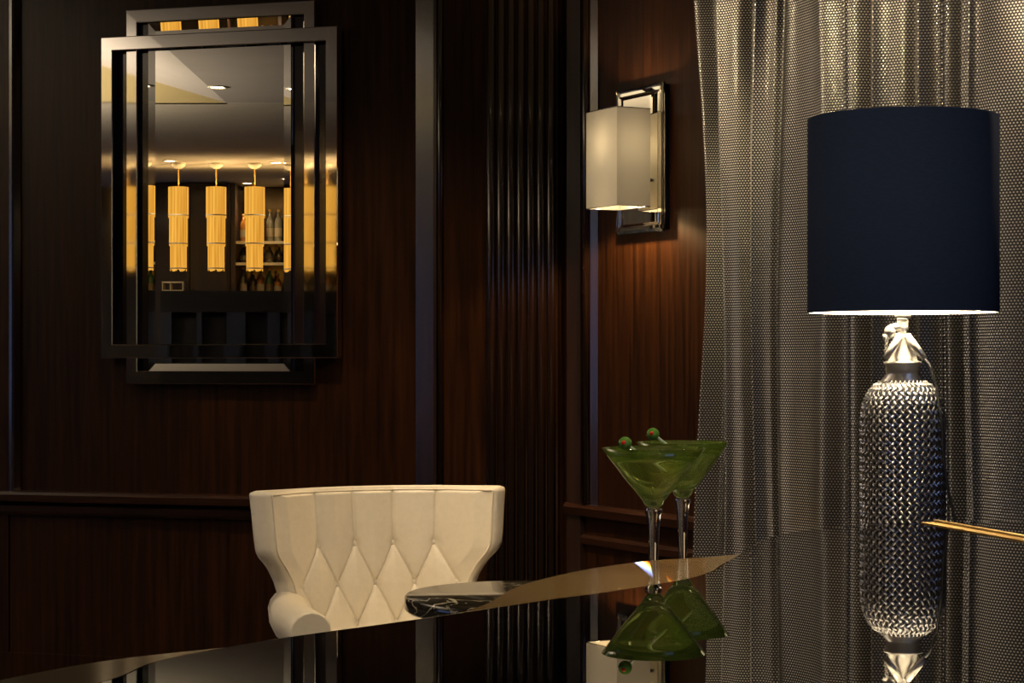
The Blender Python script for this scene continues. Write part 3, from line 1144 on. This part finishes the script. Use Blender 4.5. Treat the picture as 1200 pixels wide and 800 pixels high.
# ------------------------------------------------------------------ siphon table lamp
def siphon_lamp():
    o = thing('table_lamp', 'woven wire siphon bottle lamp with navy drum shade', 'lamp', (LP[0], LP[1], STAND))
    d = LP[1]

    def zl(py):
        return EYE - (py - HOR) / F * d - STAND

    def rl(px):
        return px / F * d
    R = rl(48)
    prof = [(R * 0.93, 0.002), (R * 0.985, 0.010), (R, 0.022), (R, zl(492)), (R * 0.985, zl(481)), (R * 0.93, zl(470)), (R * 0.83, zl(459)), (R * 0.68, zl(451)), (rl(23.5), zl(446))]
    mb = MB()
    mb.lathe([(0.0005, 0.0)] + [(r - 0.0022, z) for r, z in prof] + [(0.0005, zl(446))], 48)
    obj('bottle', mb, M['bottle'], o, local=True)
    # woven wire: two families of helical strips passing over and under
    pz = np.array([z for r, z in prof])
    pr = np.array([r for r, z in prof])
    zz = np.linspace(0.003, zl(447), 180)
    # smooth radius
    rr = np.interp(zz, pz, pr)
    kk = 1
    ker = np.ones(5) / 5
    rs = np.convolve(np.pad(rr, 2, mode='edge'), ker, 'valid')
    dr = np.gradient(rs, zz)
    N = 34
    k = 15.1
    dz = (2 * PI / N) / (2 * k)
    nrm = 1 / np.sqrt(1 + dr ** 2)
    mb = MB()
    for fam in (1, -1):
        for i in range(N):
            th0 = 2 * PI * i / N
            rad = 0.0015 * fam * np.cos(PI * zz / dz)
            th = th0 + fam * k * zz
            loops = []
            hw = 0.0019
            for q in range(len(zz)):
                r, z, t_ = rs[q] + rad[q] * nrm[q], zz[q] - rad[q] * dr[q] * nrm[q], th[q]
                hwq = hw * min(1.0, rs[q] / R + 0.1)
                # across-direction in the surface, perpendicular to the strip
                tan = Vector((-math.sin(t_) * rs[q] * fam * k, math.cos(t_) * rs[q] * fam * k, 0)) + Vector((math.cos(t_) * dr[q], math.sin(t_) * dr[q], 1))
                tan.normalize()
                nv = Vector((math.cos(t_), math.sin(t_), -dr[q])).normalized()
                ac = tan.cross(nv)
                c = Vector((r * math.cos(t_), r * math.sin(t_), z))
                loops.append([c - ac * hwq, c - ac * hwq * 0.5 + nv * 0.0009, c + ac * hwq * 0.5 + nv * 0.0009, c + ac * hwq])
            mb.loops(loops, False, True, closed=False)
    obj('woven_wire', mb, M['mesh_wire'], o, local=True, recalc=False, kind='stuff')
    # collar, head
    mb = MB()
    mb.lathe([(rl(25), zl(447.5)), (rl(25.5), zl(446)), (rl(19), zl(438)), (rl(19.5), zl(437)), (rl(20), zl(428)), (rl(22), zl(427)), (rl(22), zl(424)), (rl(17), zl(422.5)), (rl(16), zl(415)), (rl(12), zl(408)), (rl(9), zl(398)), (rl(7.5), zl(392))], 36, cap=True)
    obj('collar', mb, M['nickel'], o, local=True)
    mb = MB()
    mb.lathe([(rl(6.5), zl(398)), (rl(6.5), zl(372))], 20, cap=True)
    mb.lathe([(rl(9), zl(373)), (rl(9.5), zl(371)), (rl(9.5), zl(366)), (rl(7), zl(364)), (rl(7), zl(335))], 20, cap=True)
    obj('lamp_stem', mb, M['nickel'], o, local=True)
    # siphon head: two splayed levers and the round spout with its chain
    for sx, x0, y0, x1, y1 in ((-1, -5, 393, -23, 419), (1, 3, 393, 22, 420)):
        mb = MB()
        p0, p1 = Vector((rl(x0), -0.010, zl(y0))), Vector((rl(x1), -0.022, zl(y1)))
        mb.tube([tuple(p0), tuple(p0.lerp(p1, 0.5)), tuple(p1)], [0.0056, 0.0052, 0.0044], 10)
        obj('lever', mb, M['nickel'], o, local=True)
    mb = MB()
    mb.sphere((rl(-16), -0.006, zl(389)), rl(7), 18, 12, (1, 1, 1.1))
    mb.tube([(rl(-16), -0.006, zl(385)), (rl(-8), -0.004, zl(383)), (rl(0), 0, zl(386))], [rl(5), rl(5), rl(5)], 12)
    mb.tube([(rl(-20), -0.006, zl(392)), (rl(-21), -0.006, zl(399))], [rl(4.5), rl(3)], 12)
    obj('spout', mb, M['nickel'], o, local=True)
    mb = MB()
    for q in range(9):
        c = (rl(-21.5 + 0.5 * math.sin(q)), -0.012, zl(398 + q * 2.6))
        ring = []
        for j in range(9):
            aa = 2 * PI * j / 8
            if q % 2:
                ring.append((c[0] + 0.0022 * math.cos(aa), c[1], c[2] + 0.0026 * math.sin(aa)))
            else:
                ring.append((c[0], c[1] + 0.0022 * math.cos(aa), c[2] + 0.0026 * math.sin(aa)))
        mb.tube(ring, 0.0005, 5, False)
    obj('chain', mb, M['nickel'], o, local=True)
    # cord
    pts = [(rl(20), -0.022, zl(418)), (rl(26), -0.030, zl(428)), (rl(33), -0.036, zl(452)), (rl(37), -0.046, zl(490)), (rl(38), -0.048, zl(530)), (rl(43), -0.046, zl(565)), (rl(52), -0.05, zl(608)), (rl(58), -0.055, 0.02), (rl(70), -0.060, 0.004), (rl(95), -0.02, 0.004)]
    sm = []
    for i in range(len(pts) - 1):
        for q in range(5):
            sm.append(tuple(Vector(pts[i]).lerp(Vector(pts[i + 1]), q / 5)))
    sm.append(pts[-1])
    mb = MB()
    mb.tube(sm, 0.0021, 8)
    obj('cord', mb, M['cord'], o, local=True)
    # drum shade with white lining
    Rs = rl(110.5)
    zt, zb = zl(139), zl(366.5)
    mb = MB()
    mb.lathe([(Rs, zb), (Rs, zt)], 96)
    mb.lathe([(Rs, zt), (Rs - 0.0015, zt + 0.0006), (Rs - 0.0022, zt)], 96)
    obj('shade', mb, M['navy'], o, local=True)
    mb = MB()
    mb.lathe([(Rs - 0.0022, zb + 0.0005), (Rs - 0.0022, zt - 0.0005)], 96)
    obj('shade_lining', mb, M['lining'], o, local=True)
    mb = MB()
    for q in range(3):
        aa = 2 * PI * q / 3 + 0.4
        mb.tube([(0.012 * math.cos(aa), 0.012 * math.sin(aa), zl(346)), ((Rs - 0.002) * math.cos(aa), (Rs - 0.002) * math.sin(aa), zl(350))], 0.0013, 6)
    mb.lathe([(0.013, zl(345)), (0.015, zl(346)), (0.013, zl(347))], 20)
    obj('shade_spider', mb, M['chrome_soft'], o, local=True)
    mb = MB()
    mb.sphere((0, 0, zl(305)), 0.026, 18, 12, (1, 1, 1.2))
    mb.lathe([(0.013, zl(338)), (0.014, zl(325))], 16)
    obj('bulb', mb, M['bulb'], o, local=True)
    lamp('table_lamp_light', 'POINT', (LP[0], LP[1], STAND + zl(305) - 0.045), 15.0, (1.0, 0.82, 0.56), 0.02, parent=o)
    return o


siphon_lamp()

# ------------------------------------------------------------------ ivory tufted chair
def chair():
    d = 5.60
    k = d / F
    cx, cy = (444 - 600) * k, d
    rot = math.radians(19)
    o = thing('tufted_armchair', 'ivory leather armchair with deep buttoned winged back', 'armchair', (cx, cy - 0.02, 0), rot)

    def zz(py):
        return EYE - (py - HOR) * k
    ZT = zz(575)
    ZB = 0.40
    wy = [(ZB, 0.285), (zz(735), 0.285), (zz(715), 0.285), (zz(700), 0.286), (zz(690), 0.290), (zz(675), 0.302), (zz(660), 0.325), (zz(648), 0.350), (zz(640), 0.362), (zz(625), 0.367), (zz(600), 0.372), (ZT, 0.378)]
    wz = [a for a, b in wy]
    ww = [b for a, b in wy]
    # smooth width curve
    zs = np.linspace(ZB, ZT, 200)
    wv = np.interp(zs, wz, ww) * 0.850
    wv = np.convolve(np.pad(wv, 4, mode='edge'), np.ones(9) / 9, 'valid')

    r1, r2, r3 = zz(637), zz(683), zz(729)
    sp = 0.114
    B1 = [(-1.5 * sp, r1), (-0.5 * sp, r1), (0.5 * sp, r1), (1.5 * sp, r1)]
    B2 = [(-2 * sp, r2), (-sp, r2), (0, r2), (sp, r2), (2 * sp, r2)]
    B3 = [(-1.5 * sp, r3), (-0.5 * sp, r3), (0.5 * sp, r3), (1.5 * sp, r3)]
    segs = [((x, z), (x * 1.06, ZT + 0.02)) for x, z in B1]
    for row_a, row_b in ((B1, B2), (B3, B2)):
        for p in row_a:
            for q in row_b:
                if abs(p[0] - q[0]) < sp * 0.6:
                    segs.append((p, q))
    segs += [((x, z), (x, ZB - 0.02)) for x, z in B3]
    segs += [((-2 * sp, r2), (-0.33, r2 - 0.004)), ((2 * sp, r2), (0.33, r2 - 0.004))]
    buttons = B1 + B2 + B3

    def y0(x, z, w):
        u = x / 0.37
        return 0.0 - 0.19 * abs(u) ** 2.3 + 0.16 * (z - ZB)

    def depth(x, z):
        ds = 1e9
        for (ax, az), (bx_, bz_) in segs:
            vx, vz = bx_ - ax, bz_ - az
            t = max(0, min(1, ((x - ax) * vx + (z - az) * vz) / (vx * vx + vz * vz)))
            ds = min(ds, math.hypot(x - ax - t * vx, z - az - t * vz))
        db = min(math.hypot(x - q[0], z - q[1]) for q in buttons)
        puff = 0.0125 * (1 - math.exp(-ds / 0.028)) + 0.0060 * (1 - math.exp(-ds / 0.0022))
        fade = 1.0
        pull = 0.008 * math.exp(-(db / 0.013) ** 2) + 0.004 * math.exp(-(db / 0.045) ** 2)
        return puff - pull
    NU, NV = 250, 160
    front = []
    for j in range(NV + 1):
        z = ZB + (ZT - ZB) * j / NV
        w_ = float(np.interp(z, zs, wv))
        row = []
        for i in range(NU + 1):
            u = -1 + 2 * i / NU
            x = w_ * u
            ed = min(1.0, (1 - abs(u)) * w_ / 0.045, (ZT - z) / 0.012 + 0.45)
            row.append((x, y0(x, z, w_) - depth(x, z) * max(ed, 0.0), z))
        front.append(row)
    mb = MB()
    vs = [p for r in front for p in r]
    n = NU + 1
    mb.add(vs, [(j * n + i, j * n + i + 1, (j + 1) * n + i + 1, (j + 1) * n + i) for j in range(NV) for i in range(NU)], True)
    # outer shell: rim rolls over into the back
    rim = [front[j][0] for j in range(NV + 1)] + [front[NV][i] for i in range(1, NU + 1)] + [front[j][NU] for j in range(NV - 1, -1, -1)]

    def nrm(p):
        u = p[0] / 0.37
        dydx = -0.19 * 2.3 * abs(u) ** 1.3 / 0.37 * (1 if u > 0 else -1)
        v = Vector((-dydx, 1, 0)).normalized()
        return v
    def thk(p):
        return 0.075 - 0.058 * max(0.0, (p[2] - 0.62) / (ZT - 0.62)) * (1 - min(1.0, abs(p[0]) / 0.30) ** 6)
    loops = []
    m = len(rim)
    for q in range(7):
        a = PI * q / 6
        lp = []
        for idx, p in enumerate(rim):
            v = nrm(p)
            th = thk(p)
            c = Vector(p) + v * th / 2
            if idx <= NV:
                ow = Vector((-1, 0, 0)) - v * Vector((-1, 0, 0)).dot(v)
            elif idx <= NV + NU - 1:
                ow = Vector((0, 0, 1))
            else:
                ow = Vector((1, 0, 0)) - v * Vector((1, 0, 0)).dot(v)
            if idx == NV:
                ow = (ow.normalized() + Vector((0, 0, 1)))
            if idx == NV + NU:
                ow = (ow.normalized() + Vector((0, 0, 1)))
            ow = ow.normalized()
            sq = 0.012
            lp.append(tuple(c - v * (th / 2) * math.cos(a) + ow * sq * math.sin(a)))
        loops.append(lp)
    mb.loops(loops, False, True, closed=False)
    back = []
    for j in range(0, NV + 1):
        row = []
        for i in range(NU + 1):
            p = front[j][i]
            base = (p[0], y0(p[0], p[2], 0), p[2])
            if i in (0, NU) or j == NV:
                base = p
            row.append(tuple(Vector(base) + nrm(p) * thk(p)))
        back.append(row)
    mb.add([p for r in back for p in r], [(j * n + i, (j + 1) * n + i, (j + 1) * n + i + 1, j * n + i + 1) for j in range(NV) for i in range(NU)], True)
    obj('backrest', mb, M['leather'], o, local=True)
    mb = MB()
    mb.tube([tuple(Vector(p) + Vector((0, -0.001, 0)) for p in [p])[0] for p in rim], 0.0030, 6)
    obj('piping', mb, M['piping'], o, local=True)
    for x, z in buttons:
        mb = MB()
        mb.sphere((x, y0(x, z, 0) - depth(x, z) - 0.0032, z), 0.0092, 14, 8, (1, 0.6, 1))
        obj('button', mb, M['leather'], o, local=True)
    # rolled arms
    for sx in (-1, 1):
        ax = 0.292 * sx
        loops = []
        zc = zz(713)
        ys = [0.02, -0.10, -0.20, -0.30, -0.40, -0.408, -0.412]
        for q, y in enumerate(ys):
            sc = 1.0 if q < 5 else (0.96 if q == 5 else 0.90)
            xo = ax - sx * (0.035 if q == 0 else 0.012 if q == 1 else 0)
            zo = zc + (0.012 if q == 0 else 0.006 if q == 1 else 0)
            prof = []
            for t in range(13):
                a = -0.45 * PI + 1.45 * PI * t / 12 if sx > 0 else 1.45 * PI - 1.45 * PI * t / 12
                prof.append((xo + 0.058 * sc * math.cos(a), y, zo + 0.056 * sc * math.sin(a)))
            inn, outr = xo - sx * 0.05 * sc, xo + sx * 0.035 * sc
            if sx > 0:
                prof = prof + [(inn, y, 0.20), (outr, y, 0.20)]
            else:
                prof = prof + [(inn, y, 0.20), (outr, y, 0.20)]
            if sx < 0:
                prof = [(xo + 0.058 * sc * math.cos(a), y, zo + 0.056 * sc * math.sin(a)) for a in [(1.45 - 1.45 * t / 12) * PI for t in range(13)]] + [(xo + 0.05 * sc, y, 0.20), (xo - 0.035 * sc, y, 0.20)]
            loops.append(prof)
        mb = MB()
        mb.loops(loops, True, True)
        obj('arm', mb, M['leather'], o, local=True)
    mb = MB()
    mb.rbox(-0.235, 0.235, -0.43, 0.02, 0.30, 0.47, 0.05)
    obj('seat_cushion', mb, M['leather'], o, local=True)
    mb = MB()
    mb.rbox(-0.30, 0.30, -0.41, 0.06, 0.18, 0.31, 0.03)
    obj('seat_base', mb, M['leather'], o, local=True)
    for x, y in ((-0.26, -0.36), (0.26, -0.36), (-0.25, 0.0), (0.25, 0.0)):
        mb = MB()
        mb.loops([[(x + r * a, y + r * b, z) for a, b in ((-1, -1), (1, -1), (1, 1), (-1, 1))] for r, z in ((0.014, 0.0), (0.024, 0.19))], True, False)
        obj('leg', mb, M['dark_wood'], o, local=True)
    return o


chair()

# ------------------------------------------------------------------ marble table before the chair
md = 4.45
mx = (622 - 600) / F * md
mz = EYE - (696 - HOR) / F * md
pedestal('marble_table', 'round dark marble side table with pale veins before ivory chair', mx, md, 0.286, mz, 'marble', 0.036, 0.22, 0.03)

# ------------------------------------------------------------------ bar end of the room, seen in the mirror
def pendant(px, group, label):
    d = 15.6
    ztop = SOF
    x = bx(px, d)
    c = bar_pt(x, d, 0)
    o = thing('pendant_lamp', label, 'pendant', (c[0], c[1], bz(318, d)), 0, group)
    z0 = o.location.z
    mb = MB()
    mb.lathe([(0.055, ztop - z0), (0.055, ztop - z0 - 0.02), (0.02, ztop - z0 - 0.045)], 20, cap=True)
    obj('ceiling_cap', mb, M['cream_paint'], o, local=True)
    mb = MB()
    mb.tube([(0, 0, ztop - z0 - 0.04), (0, 0, bz(222, d) - z0)], 0.006, 8)
    obj('rod', mb, M['brass'], o, local=True)
    for k, (ya, yb, r) in enumerate(((220, 256, 0.078), (252, 289, 0.071), (285, 318, 0.064))):
        mb = MB()
        n = 48
        zt, zb = bz(ya, d) - z0, bz(yb, d) - z0
        lo, hi = [], []
        for i in range(n):
            a = 2 * PI * i / n
            rr = r * (1 + (0.025 if i % 2 else -0.025))
            jag = 0.016 if (i // 4) % 2 else 0.0
            lo.append((rr * math.cos(a), rr * math.sin(a), zb + jag))
            hi.append((rr * math.cos(a), rr * math.sin(a), zt))
        mb.loops([lo, hi], False, False)
        mb.add(hi, [tuple(range(n))])
        sh = obj('shade_tier', mb, M['pendant_cloth'], o, local=True)
        mb = MB()
        mb.lathe([(r * 1.035, zb + 0.016), (r * 1.045, zb + 0.020), (r * 1.035, zb + 0.026)], 32)
        obj('hem_band', mb, M['cream_paint'], sh, local=True)
    lamp('pendant_light', 'SPOT', (c[0] + 0.035, c[1], bz(218, d)), 16, (1.0, 0.66, 0.30), 0.003, (c[0], c[1], 5), 165, 0.6, o)
    return o


for px in (154, 213, 257, 302, 362, 389):
    pendant(px, 'pendants hanging over the bar', 'pleated amber pendant lamp over the bar, %s in the row counted from the bottle shelves' % {389: 'first', 362: 'second', 302: 'third', 257: 'fourth', 213: 'fifth', 154: 'last'}[px])

# tall dark cabinet wall between pendants and shelves
mb = MB()
d0, d1 = 17.2, BACK - 0.01
bar_box(mb, bx(183, d0), bx(272, d0), d0, d1, 0, SOF - 0.01)
cab = thing('bar_cabinet', 'tall dark wooden cabinet standing left of the bottle shelves in the mirror', 'cabinet', bar_pt(bx(228, d0), d1, 0))
obj('body', mb, M['dark_wood'], cab)
for a, b in ((185, 226), (229, 270)):
    mb = MB()
    bar_box(mb, bx(a, d0), bx(b, d0), d0 - 0.025, d0 - 0.001, 0.1, SOF - 0.12)
    dr = obj('door', mb, M['dark_wood'], cab)
    mb = MB()
    h = bx(b - 2 if a < 200 else a + 2, d0)
    bar_box(mb, h - 0.01, h + 0.01, d0 - 0.045, d0 - 0.025, 1.2, 1.45)
    obj('handle', mb, M['brass'], dr)

# shelves with bottles
shf = thing('bottle_shelves', 'back bar shelving lined with bottles beside the dark cabinet', 'shelf', bar_pt(bx(330, 17.4), BACK - 0.02, 0))
sa, sb_ = bx(274.5, 17.3), bx(420, 17.3)
for nm, x0, x1 in (('side_panel', sa, sa + 0.04), ('side_panel', bx(338, 17.3), bx(342, 17.3)), ('side_panel', sb_ - 0.04, sb_)):
    mb = MB()
    bar_box(mb, x0, x1, 17.25, BACK - 0.012, 0, SOF - 0.012)
    obj(nm, mb, M['dark_wood'], shf)
mb = MB()
bar_box(mb, sa, sb_, BACK - 0.03, BACK - 0.005, 0.4, SOF - 0.013)
obj('back_panel', mb, plain('smoked_mirror', (0.16, 0.13, 0.085), 0.15, 0.9), shf)
levels = [283, 308, 346]
for py in levels:
    z = bz(py, 17.3)
    mb = MB()
    bar_box(mb, sa + 0.041, sb_ - 0.041, 17.28, BACK - 0.031, z - 0.025, z)
    obj('shelf', mb, plain('glass_shelf', (0.5, 0.45, 0.3), 0.1, 0.4), shf)
BOT = [plain('bottle_clear', (0.13, 0.115, 0.075), 0.08, 0.3), plain('bottle_green', (0.06, 0.16, 0.06), 0.08, 0.1), plain('bottle_amber', (0.20, 0.075, 0.012), 0.08, 0.1),
       plain('bottle_red', (0.45, 0.03, 0.02), 0.15), plain('bottle_dark', (0.03, 0.025, 0.02), 0.08)]
BOTN = ['clear', 'green', 'amber', 'red', 'dark']
rr = random.Random(5)
protos = {}


def bottle(ci, x, d, z, h, shelf_word):
    c = bar_pt(x, d, z)
    o = thing('bottle', '%s bottle on the %s shelf of the back bar' % (BOTN[ci], shelf_word), 'bottle', c, 0, '%s bottles on the %s shelf' % (BOTN[ci], shelf_word))
    if ci not in protos:
        mb = MB()
        mb.lathe([(0.030, 0.0), (0.034, 0.01), (0.034, 0.18), (0.026, 0.215), (0.013, 0.24), (0.012, 0.28)], 14, cap=True)
        b = obj('glass_body', mb, BOT[ci], o, local=True)
        mb = MB()
        mb.lathe([(0.014, 0.281), (0.014, 0.305)], 10, cap=True)
        c2 = obj('cap', mb, M['brass'], o, local=True)
        mb = MB()
        mb.lathe([(0.0345, 0.05), (0.0345, 0.13)], 14)
        l2 = obj('paper_label', mb, M['old_paper'], o, local=True)
        protos[ci] = (b, c2, l2)
    else:
        for p in protos[ci]:
            q = p.copy()
            COL.objects.link(q)
            q.parent = o
    o.scale = (1, 1, h / 0.305)
    return o


for py, word, n in ((283, 'upper', 13), (308, 'middle', 13), (346, 'lower', 13)):
    z = bz(py, 17.3)
    for i in range(n):
        x = sa + 0.09 + (sb_ - sa - 0.18) * i / (n - 1)
        hmax = {'upper': 0.30, 'middle': 0.155, 'lower': 0.25}[word]
        if abs(x - bx(340, 17.3)) < 0.055:
            continue
        bottle(rr.choice((0, 0, 1, 2, 2, 3, 4)), x, 17.45 + rr.uniform(-0.06, 0.06), z + 0.001, hmax * rr.uniform(0.72, 1.0), word)
# soffit downlight that lights the shelves
for py in (283, 308):
    z = bz(py, 17.3) - 0.03
q = bar_pt(bx(345, 17.3), 16.9, SOF - 0.02)
downlight(q[0], q[1], SOF, 22, 'small bright downlight in the cream soffit close to the bottle shelves', bar_pt(bx(340, 17.3), 17.5, 1.8), 90)

# dark partition with framed panes
pd = 12.6
part = thing('glazed_partition', 'dark partition with framed panes standing before the bar, seen in the mirror', 'partition', bar_pt(bx(265, pd), pd, 0))
mb = MB()
za = bz(341, pd)
bar_box(mb, bx(193, pd), bx(420, pd), pd, pd + 0.12, bz(366, pd), za)
obj('top_rail', mb, M['black_metal'], part)
mb = MB()
bar_box(mb, bx(193, pd), bx(420, pd), pd, pd + 0.12, 0, bz(425, pd))
obj('bottom_panel', mb, M['black_metal'], part)
edges = [193, 206, 235, 241, 270, 292, 318, 332, 360, 372, 400, 420]
for k in range(0, len(edges), 2):
    mb = MB()
    bar_box(mb, bx(edges[k], pd), bx(edges[k + 1], pd), pd, pd + 0.12, bz(425, pd), bz(366, pd))
    obj('post', mb, plain('post_blue_black', (0.012, 0.016, 0.03), 0.3), part)
for k in range(1, len(edges) - 1, 2):
    mb = MB()
    bar_box(mb, bx(edges[k], pd), bx(edges[k + 1], pd), pd + 0.05, pd + 0.06, bz(425, pd), bz(366, pd))
    obj('pane', mb, plain('dark_pane', (0.02, 0.02, 0.022), 0.04, 0.35), part)
# small glass box on the partition
cb = thing('glass_box', 'small lit glass box resting on top of the dark partition', 'box', bar_pt(bx(206, pd), pd + 0.06, za))
x0, x1 = bx(194, pd), bx(219, pd)
for nm, a, b, c, e in (('base', x0, x1, 0.0, 0.006), ('lid', x0, x1, 0.052, 0.06), ('side', x0, x0 + 0.006, 0.006, 0.052), ('side', x1 - 0.006, x1, 0.006, 0.052), ('divider', x0 + 0.05, x0 + 0.056, 0.006, 0.052)):
    mb = MB()
    bar_box(mb, a, b, pd + 0.02, pd + 0.10, za + c, za + e)
    obj(nm, mb, plain('pale_box', (0.55, 0.45, 0.28), 0.3), cb)

# torchere added out of view as fill for the ceiling and room
q = bar_pt(-4.3, 10.6, 0)
up = thing('fill_uplighter', 'tall brass floor uplighter added out of view as room fill', 'fill lamp', q)
mb = MB()
mb.lathe([(0.14, 0.0), (0.14, 0.015), (0.03, 0.03)], 32, cap=True)
obj('base', mb, M['brass'], up, local=True)
mb = MB()
mb.lathe([(0.014, 0.031), (0.014, 1.75)], 16, cap=True)
obj('pole', mb, M['brass'], up, local=True)
mb = MB()
mb.lathe([(0.02, 1.751), (0.08, 1.78), (0.15, 1.86), (0.145, 1.86), (0.075, 1.79), (0.01, 1.765)], 36)
obj('bowl', mb, M['brass'], up, local=True)
lamp('uplighter_fill_light', 'SPOT', (q[0], q[1], 1.84), 1150, (1.0, 0.84, 0.64), 0.04, (q[0], q[1], 5), 160, 0.4, up)
